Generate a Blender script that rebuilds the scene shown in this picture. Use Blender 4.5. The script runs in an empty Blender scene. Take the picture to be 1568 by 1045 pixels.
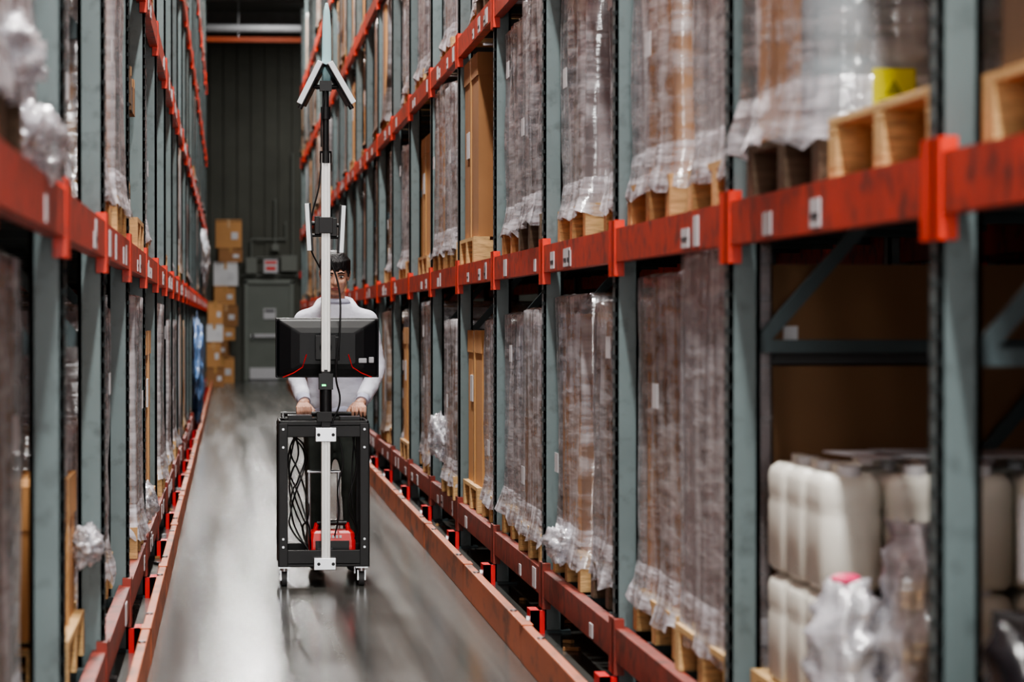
import bpy, math, random
from mathutils import Vector, Matrix, noise as mnoise, Euler
C=bpy.context
S=C.scene
# ------------------------------------------------------------------ helpers
def link(o):
    S.collection.objects.link(o); return o
def lin(c):
    return tuple(((v/255)/12.92 if v/255<=.04045 else ((v/255+.055)/1.055)**2.4) for v in c)
MATS={}
def mat(name,rgb,rough=.6,metal=0,var=.25,nscale=6,bump=0,bscale=40,stretch=(1,1,1),spec=.5,trans=0,emit=None,coat=0,dark=None,dthr=(.5,.75)):
    if name in MATS: return MATS[name]
    m=bpy.data.materials.new(name); m.use_nodes=True
    nt=m.node_tree; N=nt.nodes; L=nt.links
    b=N['Principled BSDF']
    c=lin(rgb)
    tc=N.new('ShaderNodeTexCoord'); mp=N.new('ShaderNodeMapping')
    mp.inputs['Scale'].default_value=stretch
    L.new(tc.outputs['Object'],mp.inputs['Vector'])
    nz=N.new('ShaderNodeTexNoise'); nz.inputs['Scale'].default_value=nscale; nz.inputs['Detail'].default_value=4
    L.new(mp.outputs[0],nz.inputs['Vector'])
    rp=N.new('ShaderNodeValToRGB')
    lo=tuple(v*(1-var) for v in c)+(1,); hi=tuple(min(1,v*(1+var)) for v in c)+(1,)
    rp.color_ramp.elements[0].position=.3; rp.color_ramp.elements[1].position=.7
    rp.color_ramp.elements[0].color=lo; rp.color_ramp.elements[1].color=hi
    L.new(nz.outputs['Fac'],rp.inputs[0])
    out=rp.outputs[0]
    if dark:
        n3=N.new('ShaderNodeTexNoise'); n3.inputs['Scale'].default_value=nscale*3.1; n3.inputs['Detail'].default_value=6
        L.new(mp.outputs[0],n3.inputs['Vector'])
        mr=N.new('ShaderNodeMapRange'); mr.inputs['From Min'].default_value=dthr[0]; mr.inputs['From Max'].default_value=dthr[1]
        L.new(n3.outputs['Fac'],mr.inputs['Value'])
        mx=N.new('ShaderNodeMix'); mx.data_type='RGBA'
        L.new(mr.outputs[0],mx.inputs['Factor']); L.new(out,mx.inputs['A']); mx.inputs['B'].default_value=lin(dark)+(1,)
        out=mx.outputs['Result']
    L.new(out,b.inputs['Base Color'])
    b.inputs['Roughness'].default_value=rough; b.inputs['Metallic'].default_value=metal
    b.inputs['Specular IOR Level'].default_value=spec
    if coat: b.inputs['Coat Weight'].default_value=coat; b.inputs['Coat Roughness'].default_value=.15
    if trans: b.inputs['Transmission Weight'].default_value=trans
    if emit:
        b.inputs['Emission Color'].default_value=lin(rgb)+(1,); b.inputs['Emission Strength'].default_value=emit
    if bump:
        n2=N.new('ShaderNodeTexNoise'); n2.inputs['Scale'].default_value=bscale; n2.inputs['Detail'].default_value=3
        L.new(mp.outputs[0],n2.inputs['Vector'])
        bp=N.new('ShaderNodeBump'); bp.inputs['Strength'].default_value=bump; bp.inputs['Distance'].default_value=.01
        L.new(n2.outputs['Fac'],bp.inputs['Height']); L.new(bp.outputs[0],b.inputs['Normal'])
    MATS[name]=m; return m
def wrapmat(name,rgb,milk=(.10,.66),gloss=(.04,.42),rough=.14,bstr=.5,opaque=None):
    """thin stretch film: transparent + fresnel gloss + milky folds. opaque=(rgbA,rgbB): film drawn tight on goods"""
    m=bpy.data.materials.new(name); m.use_nodes=True
    nt=m.node_tree; N=nt.nodes; L=nt.links
    out=N['Material Output']; b=N['Principled BSDF']
    tc=N.new('ShaderNodeTexCoord')
    def nz(rot,scale,ns,det=3):
        mp=N.new('ShaderNodeMapping'); mp.inputs['Rotation'].default_value=rot; mp.inputs['Scale'].default_value=scale
        L.new(tc.outputs['Object'],mp.inputs['Vector'])
        n=N.new('ShaderNodeTexNoise'); n.inputs['Scale'].default_value=ns; n.inputs['Detail'].default_value=det
        L.new(mp.outputs[0],n.inputs['Vector']); return n
    v=nz((0,.06,0),(5,5,.5),2.0)
    w=nz((.75,-.7,0),(1.4,1.4,10),2.2)
    mw=N.new('ShaderNodeMath'); mw.operation='MULTIPLY'; mw.inputs[1].default_value=.7; L.new(w.outputs['Fac'],mw.inputs[0])
    ad=N.new('ShaderNodeMath'); ad.operation='ADD'; L.new(v.outputs['Fac'],ad.inputs[0]); L.new(mw.outputs[0],ad.inputs[1])
    def rng(a,c,lo,hi):
        mr=N.new('ShaderNodeMapRange'); mr.inputs['From Min'].default_value=a; mr.inputs['From Max'].default_value=c
        mr.inputs['To Min'].default_value=lo; mr.inputs['To Max'].default_value=hi; L.new(ad.outputs[0],mr.inputs['Value']); return mr.outputs[0]
    bp=N.new('ShaderNodeBump'); bp.inputs['Strength'].default_value=bstr; bp.inputs['Distance'].default_value=.02
    L.new(ad.outputs[0],bp.inputs['Height'])
    b.inputs['Roughness'].default_value=.28; L.new(bp.outputs[0],b.inputs['Normal'])
    if opaque:
        mx=N.new('ShaderNodeMix'); mx.data_type='RGBA'; mx.inputs['A'].default_value=lin(opaque[0])+(1,); mx.inputs['B'].default_value=lin(opaque[1])+(1,)
        L.new(rng(.7,1.0,0,1),mx.inputs['Factor']); L.new(mx.outputs['Result'],b.inputs['Base Color'])
        b.inputs['Coat Weight'].default_value=.6; b.inputs['Coat Roughness'].default_value=.12
        MATS[name]=m; return m
    b.inputs['Base Color'].default_value=lin(rgb)+(1,)
    tr=N.new('ShaderNodeBsdfTransparent'); gl=N.new('ShaderNodeBsdfGlossy'); gl.inputs['Roughness'].default_value=rough
    gl.inputs['Color'].default_value=(.94,.95,.97,1); L.new(bp.outputs[0],gl.inputs['Normal'])
    fr=N.new('ShaderNodeFresnel'); fr.inputs['IOR'].default_value=1.42
    fm=N.new('ShaderNodeMath'); fm.operation='MULTIPLY_ADD'; fm.inputs[1].default_value=.25; fm.use_clamp=True
    L.new(fr.outputs[0],fm.inputs[0]); L.new(rng(.75,1.05,*gloss),fm.inputs[2])
    m1=N.new('ShaderNodeMixShader'); L.new(fm.outputs[0],m1.inputs[0]); L.new(tr.outputs[0],m1.inputs[1]); L.new(gl.outputs[0],m1.inputs[2])
    m2=N.new('ShaderNodeMixShader'); L.new(rng(.74,1.06,*milk),m2.inputs[0]); L.new(m1.outputs[0],m2.inputs[1]); L.new(b.outputs[0],m2.inputs[2])
    L.new(m2.outputs[0],out.inputs['Surface'])
    MATS[name]=m; return m

class MB:
    def __init__(s): s.v=[];s.f=[];s.m=[];s.sm=[];s.mats=[]
    def mi(s,m):
        if m not in s.mats: s.mats.append(m)
        return s.mats.index(m)
    def raw(s,vs,fs,m,smooth=False,M=None):
        o=len(s.v); i=s.mi(m)
        for p in vs:
            p=Vector(p)
            if M is not None: p=M@p
            s.v.append(p)
        for f in fs: s.f.append([o+k for k in f]); s.m.append(i); s.sm.append(smooth)
    def box(s,x0,x1,y0,y1,z0,z1,m,M=None):
        vs=[(x0,y0,z0),(x1,y0,z0),(x1,y1,z0),(x0,y1,z0),(x0,y0,z1),(x1,y0,z1),(x1,y1,z1),(x0,y1,z1)]
        s.raw(vs,[(3,2,1,0),(4,5,6,7),(0,1,5,4),(1,2,6,5),(2,3,7,6),(3,0,4,7)],m,M=M)
    def cbox(s,c,sz,m,rot=(0,0,0)):
        M=Matrix.Translation(c)@Euler(rot).to_matrix().to_4x4()
        a,b,d=[k/2 for k in sz]; s.box(-a,a,-b,b,-d,d,m,M)
    def cyl(s,p0,p1,r0,m,r1=None,n=14,smooth=True,caps=True):
        p0=Vector(p0);p1=Vector(p1); r1=r0 if r1 is None else r1
        d=(p1-p0).normalized(); q=d.to_track_quat('Z','Y').to_matrix()
        vs=[];
        for p,r in ((p0,r0),(p1,r1)):
            for k in range(n):
                a=2*math.pi*k/n; vs.append(p+q@Vector((math.cos(a)*r,math.sin(a)*r,0)))
        fs=[(k,(k+1)%n,n+(k+1)%n,n+k) for k in range(n)]
        s.raw(vs,fs,m,smooth)
        if caps:
            s.raw(vs[:n],[tuple(range(n))[::-1]],m); s.raw(vs[n:],[tuple(range(n))],m)
    def loft(s,loops,m,smooth=True,caps=True,M=None):
        n=len(loops[0]); vs=[p for l in loops for p in l]; fs=[]
        for j in range(len(loops)-1):
            for k in range(n): fs.append((j*n+k,j*n+(k+1)%n,(j+1)*n+(k+1)%n,(j+1)*n+k))
        if caps: fs.append(tuple(range(n))[::-1]); fs.append(tuple(range((len(loops)-1)*n,len(loops)*n)))
        s.raw(vs,fs,m,smooth,M)
    def sph(s,c,r,m,nu=14,nv=9,rot=None):
        if not hasattr(r,'__len__'): r=(r,r,r)
        R=Euler(rot).to_matrix() if rot else Matrix.Identity(3)
        c=Vector(c); vs=[c+R@Vector((0,0,-r[2]))]
        for j in range(1,nv):
            t=math.pi*j/nv
            for k in range(nu):
                a=2*math.pi*k/nu
                vs.append(c+R@Vector((math.cos(a)*math.sin(t)*r[0],math.sin(a)*math.sin(t)*r[1],-math.cos(t)*r[2])))
        vs.append(c+R@Vector((0,0,r[2]))); fs=[]
        for k in range(nu): fs.append((0,1+(k+1)%nu,1+k))
        for j in range(nv-2):
            for k in range(nu):
                a=1+j*nu+k;b=1+j*nu+(k+1)%nu; fs.append((a,b,b+nu,a+nu))
        t=len(vs)-1; o=1+(nv-2)*nu
        for k in range(nu): fs.append((o+k,o+(k+1)%nu,t))
        s.raw(vs,fs,m,True)
    def chain(s,pts,m,n=12):
        for (p,r) in pts: s.sph(p,r,m,n,8)
        for (a,ra),(b,rb) in zip(pts,pts[1:]): s.cyl(a,b,ra,m,rb,n)
    def mesh(s,name):
        me=bpy.data.meshes.new(name); me.from_pydata([tuple(p) for p in s.v],[],s.f)
        for m in s.mats: me.materials.append(m)
        me.polygons.foreach_set('material_index',s.m); me.polygons.foreach_set('use_smooth',s.sm)
        me.update(); return me
    def obj(s,name,parent=None,bevel=0,loc=None):
        o=link(bpy.data.objects.new(name,s.mesh(name)))
        if loc: o.location=loc
        if parent: o.parent=parent
        if bevel:
            b=o.modifiers.new('bevel','BEVEL'); b.width=bevel; b.segments=2; b.limit_method='ANGLE'; b.angle_limit=math.radians(50)
        return o
def empty(name,loc=(0,0,0)):
    e=bpy.data.objects.new(name,None); e.location=loc; e.empty_display_size=.2; return link(e)
def rrect(x0,x1,y0,y1,r,n=5,z=0):
    pts=[]
    for cx,cy,a0 in ((x1-r,y1-r,0),(x0+r,y1-r,90),(x0+r,y0+r,180),(x1-r,y0+r,270)):
        for k in range(n):
            a=math.radians(a0+90*k/(n-1)); pts.append(Vector((cx+r*math.cos(a),cy+r*math.sin(a),z)))
    return pts
def cable(name,pts,r,m,parent=None):
    cu=bpy.data.curves.new(name,'CURVE'); cu.dimensions='3D'; cu.bevel_depth=r; cu.bevel_resolution=2; cu.resolution_u=8
    sp=cu.splines.new('BEZIER'); sp.bezier_points.add(len(pts)-1)
    for b,p in zip(sp.bezier_points,pts): b.co=p; b.handle_left_type=b.handle_right_type='AUTO'
    cu.materials.append(m); o=link(bpy.data.objects.new(name,cu))
    if parent: o.parent=parent
    return o
# ------------------------------------------------------------------ materials
TEAL=mat('rack_grey_teal_paint',(104,119,121),.4,var=.1,nscale=5,dark=(74,85,87),dthr=(.54,.8))
TEALD=mat('rack_brace_teal',(62,76,80),.5,var=.15)
HOLE=mat('rack_hole_dark',(34,42,44),.8)
RED=mat('beam_red_paint',(190,60,38),.42,var=.18,nscale=5,dark=(92,40,30),dthr=(.5,.72))
REDB=mat('connector_red_paint',(226,58,28),.4,var=.12,nscale=8,dark=(140,40,24),dthr=(.58,.8))
REDL=mat('beam_red_dirty',(140,56,44),.5,var=.2,nscale=5,dark=(74,38,32),dthr=(.48,.7))
REDP=mat('foot_guard_red',(225,28,30),.35,var=.1)
LABEL=mat('white_label',(205,205,210),.5,var=.05,nscale=20)
PRINT=mat('label_print',(60,60,66),.6)
WOOD=mat('pallet_wood',(212,176,124),.7,var=.2,nscale=7,stretch=(1,8,8),bump=.3,bscale=30,dark=(140,110,78),dthr=(.5,.8))
WOOD2=mat('pallet_wood_weathered',(108,92,76),.8,var=.3,nscale=7,stretch=(1,8,8),bump=.3,bscale=30)
WOOD3=mat('pallet_wood_mid',(186,148,104),.75,var=.25,nscale=7,stretch=(1,8,8),bump=.3,bscale=30)
CARD=mat('cardboard_tan',(194,144,94),.75,var=.1,nscale=2,stretch=(1,1,.6))
CARD2=mat('cardboard_brown',(156,112,74),.75,var=.12,nscale=2)
CARD3=mat('cardboard_dark',(98,74,54),.8,var=.15,nscale=2)
CARDS=mat('cardboard_deep_brown',(128,94,64),.75,var=.12,nscale=2)  # even, darker brown board for the split-load cartons
LAV=mat('film_wrapped_mauve',(166,152,154),.4,var=.12,nscale=3)
LAV2=mat('film_wrapped_brown_mauve',(144,126,112),.42,var=.15,nscale=3)
GREY=mat('film_wrapped_grey',(162,163,168),.4,var=.12,nscale=3)
DGREY=mat('dark_goods',(56,54,56),.5,var=.2,nscale=3)
WHITEG=mat('white_goods',(216,216,220),.45,var=.08,nscale=3)
TAPE=mat('packing_tape',(186,142,90),.25,var=.08)
WRAP=wrapmat('stretch_film',(212,210,216))
WRAPW=wrapmat('stretch_film_bunched',(232,231,240),(.2,.88),(.2,.7),.12,1.0)
FILMS=[wrapmat('film_on_goods_%d'%i,(200,200,200),opaque=o) for i,o in enumerate([((134,106,80),(178,170,168)),((116,108,106),(176,174,178)),((176,132,90),(190,174,156)),((86,80,78),(146,144,148))])]
YEL=mat('yellow_label',(228,222,30),.5,var=.04)
CURB=mat('guide_rail_orange',(186,102,64),.5,var=.15,nscale=3,stretch=(1,.3,1),dark=(92,60,46),dthr=(.5,.74))
BLK=mat('black_powder_coat',(18,18,20),.45,var=.2,spec=.4)
BLKG=mat('black_gloss_plastic',(12,13,16),.36,var=.1,spec=.35)
RUB=mat('caster_rubber',(60,60,62),.6,var=.1)
ALU=mat('anodised_aluminium',(216,216,214),.38,metal=.25,var=.04,nscale=20)
STEEL=mat('steel_bracket',(190,192,196),.3,metal=.8,var=.06)
PANW=mat('white_panel_plastic',(225,232,238),.35,var=.04)
PALE=mat('antenna_pale_blue',(160,200,206),.4,var=.04)
REDG=mat('red_gloss',(205,24,26),.3,var=.05)
GRN=mat('led_green',(60,255,140),.3,emit=3)

# ------------------------------------------------------------------ room
XR=1.34; XL=-.40; H=1.34; YW=68.0; ZC=8.0
def floor_mat():
    m=bpy.data.materials.new('polished_concrete'); m.use_nodes=True
    nt=m.node_tree;N=nt.nodes;L=nt.links;b=N['Principled BSDF']
    tc=N.new('ShaderNodeTexCoord')
    def nz(sc,ns,det=5):
        mp=N.new('ShaderNodeMapping'); mp.inputs['Scale'].default_value=sc; L.new(tc.outputs['Object'],mp.inputs[0])
        n=N.new('ShaderNodeTexNoise'); n.inputs['Scale'].default_value=ns; n.inputs['Detail'].default_value=det; L.new(mp.outputs[0],n.inputs['Vector']); return n
    a=nz((3.2,.07,1),1.6,3); f=nz((1,.3,1),30); st=nz((16,.12,1),1.8,3); sc=nz((7,.7,1),2.2,6)
    r=N.new('ShaderNodeValToRGB'); r.color_ramp.elements[0].position=.3; r.color_ramp.elements[1].position=.7
    r.color_ramp.elements[0].color=lin((72,72,70))+(1,); r.color_ramp.elements[1].color=lin((94,93,89))+(1,)
    L.new(a.outputs['Fac'],r.inputs[0])
    r2=N.new('ShaderNodeValToRGB'); r2.color_ramp.elements[0].position=.32; r2.color_ramp.elements[1].position=.55
    r2.color_ramp.elements[0].color=(.74,.74,.74,1); r2.color_ramp.elements[1].color=(1,1,1,1); L.new(st.outputs['Fac'],r2.inputs[0])
    r3=N.new('ShaderNodeValToRGB'); r3.color_ramp.elements[0].position=.28; r3.color_ramp.elements[1].position=.33
    r3.color_ramp.elements[0].color=(.5,.49,.47,1); r3.color_ramp.elements[1].color=(1,1,1,1); L.new(sc.outputs['Fac'],r3.inputs[0])
    mx=N.new('ShaderNodeMix'); mx.data_type='RGBA'; mx.blend_type='MULTIPLY'; mx.inputs['Factor'].default_value=.8
    L.new(r.outputs[0],mx.inputs['A']); L.new(r2.outputs[0],mx.inputs['B'])
    mx3=N.new('ShaderNodeMix'); mx3.data_type='RGBA'; mx3.blend_type='MULTIPLY'; mx3.inputs['Factor'].default_value=1
    L.new(mx.outputs['Result'],mx3.inputs['A']); L.new(r3.outputs[0],mx3.inputs['B'])
    L.new(mx3.outputs['Result'],b.inputs['Base Color'])
    ad=N.new('ShaderNodeMath'); ad.operation='MULTIPLY_ADD'; ad.inputs[1].default_value=.15; L.new(f.outputs['Fac'],ad.inputs[0]); L.new(a.outputs['Fac'],ad.inputs[2])
    mr=N.new('ShaderNodeMapRange'); mr.inputs['From Min'].default_value=.4; mr.inputs['From Max'].default_value=.78
    mr.inputs['To Min'].default_value=.15; mr.inputs['To Max'].default_value=.28; L.new(ad.outputs[0],mr.inputs[0])
    L.new(mr.outputs[0],b.inputs['Roughness'])
    return m
FLOOR=floor_mat()
WALL=mat('wall_panel_grey',(86,87,80),.75,var=.12,nscale=1.5)
CEIL=mat('ceiling_deck_grey',(126,128,128),.8,var=.1)
b=MB(); b.box(-5,6,-9,YW,-.2,0,FLOOR); b.obj('floor')
b=MB(); b.box(-5,6,-9,YW+.2,ZC,ZC+.2,CEIL)
b.obj('ceiling')
b=MB()
for k in range(14): b.box(-5,6,2+k*5,2.15+k*5,ZC-.28,ZC-.001,CEIL)
b.obj('ceiling_joists')
b=MB(); b.box(-5,6,YW,YW+.2,0,ZC,WALL)
x=-4.9
while x<5.9:
    b.box(x,x+.10,YW-.035,YW,2.6,ZC,WALL); x+=.3
b.obj('wall_back')
b=MB(); b.box(-5.2,-5,-9,YW,0,ZC,WALL); b.obj('wall_left')
b=MB(); b.box(6,6.2,-9,YW,0,ZC,WALL); b.obj('wall_right')
b=MB(); b.box(-5,6,-9.2,-9,0,ZC,WALL); b.obj('wall_front')
b=MB(); b.cyl((-4.9,60,6.98),(5.9,60,6.98),.085,mat('pipe_grey',(112,113,115),.5,var=.08),n=20)
for k in range(4): b.cyl((-4+k*2.9,60,7.06),(-4+k*2.9,60,ZC),.012,STEEL)
b.obj('ceiling_pipe')
ORB=mat('orange_beam_paint',(255,112,50),.45,var=.08)
b=MB(); b.box(-4.9,5.9,62,62.1,6.9,6.99,ORB); b.box(-4.9,5.9,61.98,62.12,6.99,7.005,ORB)
for xx in(-4.5,0.2,5.2): b.cyl((xx,62.05,7),(xx,62.05,ZC),.015,STEEL)
b.obj('cross_beam_orange')
DOOR=mat('door_paint_grey',(112,118,112),.5,var=.06,nscale=3)
FRAME=mat('door_frame_grey',(126,132,126),.5,var=.05)
e=empty('door_1',(0.885,YW,0))
b=MB(); b.box(-.46,.46,-.08,-.03,.02,2.12,DOOR); b.obj('leaf',e)
b=MB(); b.box(-.54,-.46,-.12,-.001,0,2.2,FRAME); b.box(.46,.54,-.12,-.001,0,2.2,FRAME); b.box(-.54,.54,-.12,-.001,2.12,2.22,FRAME); b.obj('frame',e,.01)
b=MB(); b.box(-.38,.20,-.15,-.08,.95,1.02,LABEL); b.box(-.42,.2,-.1,-.08,.03,.28,LABEL); b.cyl((-.36,-.15,.98),(-.36,-.05,.98),.04,STEEL); b.obj('push_bar_and_kick_plate',e)
b=MB(); b.box(-.12,.15,-.1,-.08,1.35,1.58,LABEL); b.box(-.09,.12,-.102,-.1,1.5,1.55,PRINT); b.obj('notice',e)
b=MB(); b.box(.77,1.08,YW-.23,YW-.21,2.36,2.66,LABEL); b.box(.80,1.05,YW-.232,YW-.23,2.56,2.62,REDP); b.box(.82,1.03,YW-.232,YW-.23,2.42,2.5,REDP); b.box(.9,.95,YW-.21,YW-.036,2.5,2.54,STEEL); b.obj('safety_sign')
BOXG=mat('conduit_box_grey',(118,122,116),.5,var=.05)
b=MB()
b.box(.38,.62,YW-.18,YW-.05,2.35,2.7,BOXG); b.box(1.15,1.5,YW-.18,YW-.05,2.4,2.75,BOXG); b.box(.95,1.1,YW-.16,YW-.05,2.85,3.0,BOXG); b.box(1.55,1.67,YW-.12,YW-.05,2.25,2.4,REDP)
for (p,q) in (((.5,2.7),(.5,3.1)),((.5,3.1),(1.25,3.1)),((1.25,3.1),(1.25,3.5)),((1.02,3),(1.02,4)),((1.4,2.75),(1.4,5)),((.3,2.3),(1.6,2.3)),((.45,2.3),(.45,2.4)),((.62,2.7),(1.15,2.7))):
    b.cyl((p[0],YW-.08,p[1]),(q[0],YW-.08,q[1]),.02,BOXG,n=8)
b.obj('electrical_conduit_run')
def rail(name,x0,x1):
    b=MB(); y=-6
    while y<58:
        j=random.Random(int(y*7)).uniform(-.004,.004)
        b.box(x0+j,x1+j,y,y+2.98,0,.15,CURB); b.box(x0+j-.004,x1+j+.004,y+2.9,y+3.06,.148,.156,CURB)
        for q in (.5,2.4):
            b.cyl(((x0+x1)/2,y+q,.15),((x0+x1)/2,y+q,.158),.014,STEEL,n=8)
        y+=3.0
    return b.obj(name,None,.004)
rail('floor_guide_rail',1.136,1.175); rail('floor_guide_rail',-.335,-.30)
# ------------------------------------------------------------------ racks
LV=[.27,1.655,2.98,4.30,5.62]; BAY=2.45; DEP=1.05; PW=.085
YR=[.85+BAY*k for k in range(24)]; YL=[.25+BAY*k for k in range(24)]
def rack(name,x,s,ys,seed):
    R=random.Random(seed); b=MB()
    def bx(a,c,y0,y1,z0,z1,m):
        xa,xb=x+s*a,x+s*c
        b.box(min(xa,xb),max(xa,xb),y0,y1,z0,z1,m)
    for y in ys:
        for a in (0,DEP-PW):
            bx(a,a+.012,y,y+.075,0,7.1,TEAL); bx(a,a+PW,y,y+.008,0,7.1,TEAL); bx(a,a+PW,y+.067,y+.075,0,7.1,TEAL)
            bx(a+PW-.012,a+PW,y,y+.022,0,7.1,TEAL)
        bx(-.02,PW+.03,y-.03,y+.105,0,.012,TEALD)
        z=.25
        while z<6.8:
            bx(PW,DEP-PW,y+.025,y+.055,z,z+.035,TEALD)
            L=DEP-2*PW; hgt=1.0
            M=Matrix.Translation((x+s*(DEP/2),y+.04,z+.5+.02))@Matrix.Rotation(-s*math.atan2(hgt,L),4,'Y')
            ln=math.hypot(L,hgt)/2; b.box(-ln,ln,-.014,.014,-.018,.018,TEALD,M)
            z+=1.0
        if y<17:
            z=.1
            while z<3.6:
                for q in (.016,.048):
                    bx(-.0015,.002,y+q,y+q+.010,z,z+.018,HOLE)
                bx(.001,.006,y-.001,y+.001,z,z+.016,HOLE)
                z+=.05
        bx(-.06,-.022,y-.05,y+.12,0,.10,REDP); bx(-.06,-.0,y-.05,y-.035,0,.1,REDP)
        b.cyl((x-s*.06,y+.035,.05),(x-s*.072,y+.035,.05),.02,STEEL,n=8)
    for y0,y1 in zip(ys,ys[1:]):
        for zi,z in enumerate(LV):
            for a in (-.006,DEP-.045):
                front=a<.1
                bx(a,a+.045,y0+.08,y1-.002,z-.115,z,RED if zi else REDL)
                if front:
                    mm=REDB if zi else REDL
                    bx(a-.004,a+.03,y0-.012,y0+.11,z-.165,z+.03,mm)
                    bx(a-.004,a+.03,y1-.06,y1+.012,z-.165,z+.03,mm)
            if zi<3:
                for q in range(R.randint(1,4)):
                    yy=y0+R.uniform(.2,2.0); ww=R.uniform(.06,.16); hh=R.uniform(.05,.09)
                    bx(-.0095,-.005,yy,yy+ww,z-.105,z-.105+hh,LABEL)
                    if R.random()<.4: bx(-.0105,-.009,yy+.015,yy+ww-.015,z-.085,z-.085+hh*.2,PRINT)
            for q in (.5,1.2,1.9): bx(.03,DEP-.03,y0+q,y0+q+.04,z-.04,z-.001,TEALD)
    return b.obj(name)
rack('pallet_rack',XR,1,YR,1); rack('pallet_rack',XL,-1,YL,2)
# ------------------------------------------------------------------ loads
def pallet(b,w,d,m,y0=None):
    y0=-w/2
    for q in (0,w/2-.045,w-.09):
        for xx in (0,d/2-.06,d-.12):
            b.box(xx,xx+.12,y0+q,y0+q+.09,.02,.10,m)
        b.box(0,d,y0+q,y0+q+.09,.0,.02,m)
        b.box(0,d,y0+q,y0+q+.09,.10,.12,m)
    n=7
    for k in range(n):
        xx=k*(d-.09)/(n-1); b.box(xx,xx+.09,y0,y0+w,.12,.14,m)
def shell(b,x0,x1,y0,y1,z0,z1,seed,m,amp=.012,flare=.035,nz=14,mskirt=None,r=.04,far=False):
    loops=[]
    off=Vector((seed*3.7,seed*1.3,0))
    cx,cy=(x0+x1)/2,(y0+y1)/2
    if far: nz=5
    zs=[z0-.05,z0-.01,z0+.03]+[z0+.03+(z1-z0-.03)*k/nz for k in range(1,nz+1)]
    sub=2 if far else 9
    for j,z in enumerate(zs):
        base=rrect(x0,x1,y0,y1,r,3 if far else 4)
        pts=[]
        for k in range(len(base)):
            a=base[k]; c=base[(k+1)%len(base)]
            seg=sub if (c-a).length>.2 else 1
            for q in range(seg): pts.append(a.lerp(c,q/seg))
        lp=[]
        for p in pts:
            dirv=Vector((p.x-cx,p.y-cy,0)); dirv.normalize()
            nn=mnoise.noise(Vector((p.x*10,p.y*10,z*1.4))+off)
            n2=mnoise.noise(Vector((p.x*24,p.y*24,z*5))+off)
            dd=amp*(1.2*nn+.4*n2)+amp*.6
            zz=z
            if j<3: dd+=flare*(1.2-.4*j)*(.5+.9*abs(n2)+.5*nn); zz=z+.04*n2
            lp.append(Vector((p.x,p.y,zz))+dirv*dd)
        loops.append(lp)
    for f,dz in ((.93,.012),(.5,.0)):
        lp=[Vector((cx+(p.x-cx)*f,cy+(p.y-cy)*f,z1+dz+.01*mnoise.noise(p*15+off))) for p in loops[-1]]; loops.append(lp)
    b.loft(loops[:4],mskirt or m,True,False)
    b.loft(loops[3:],m,True,far)
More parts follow.
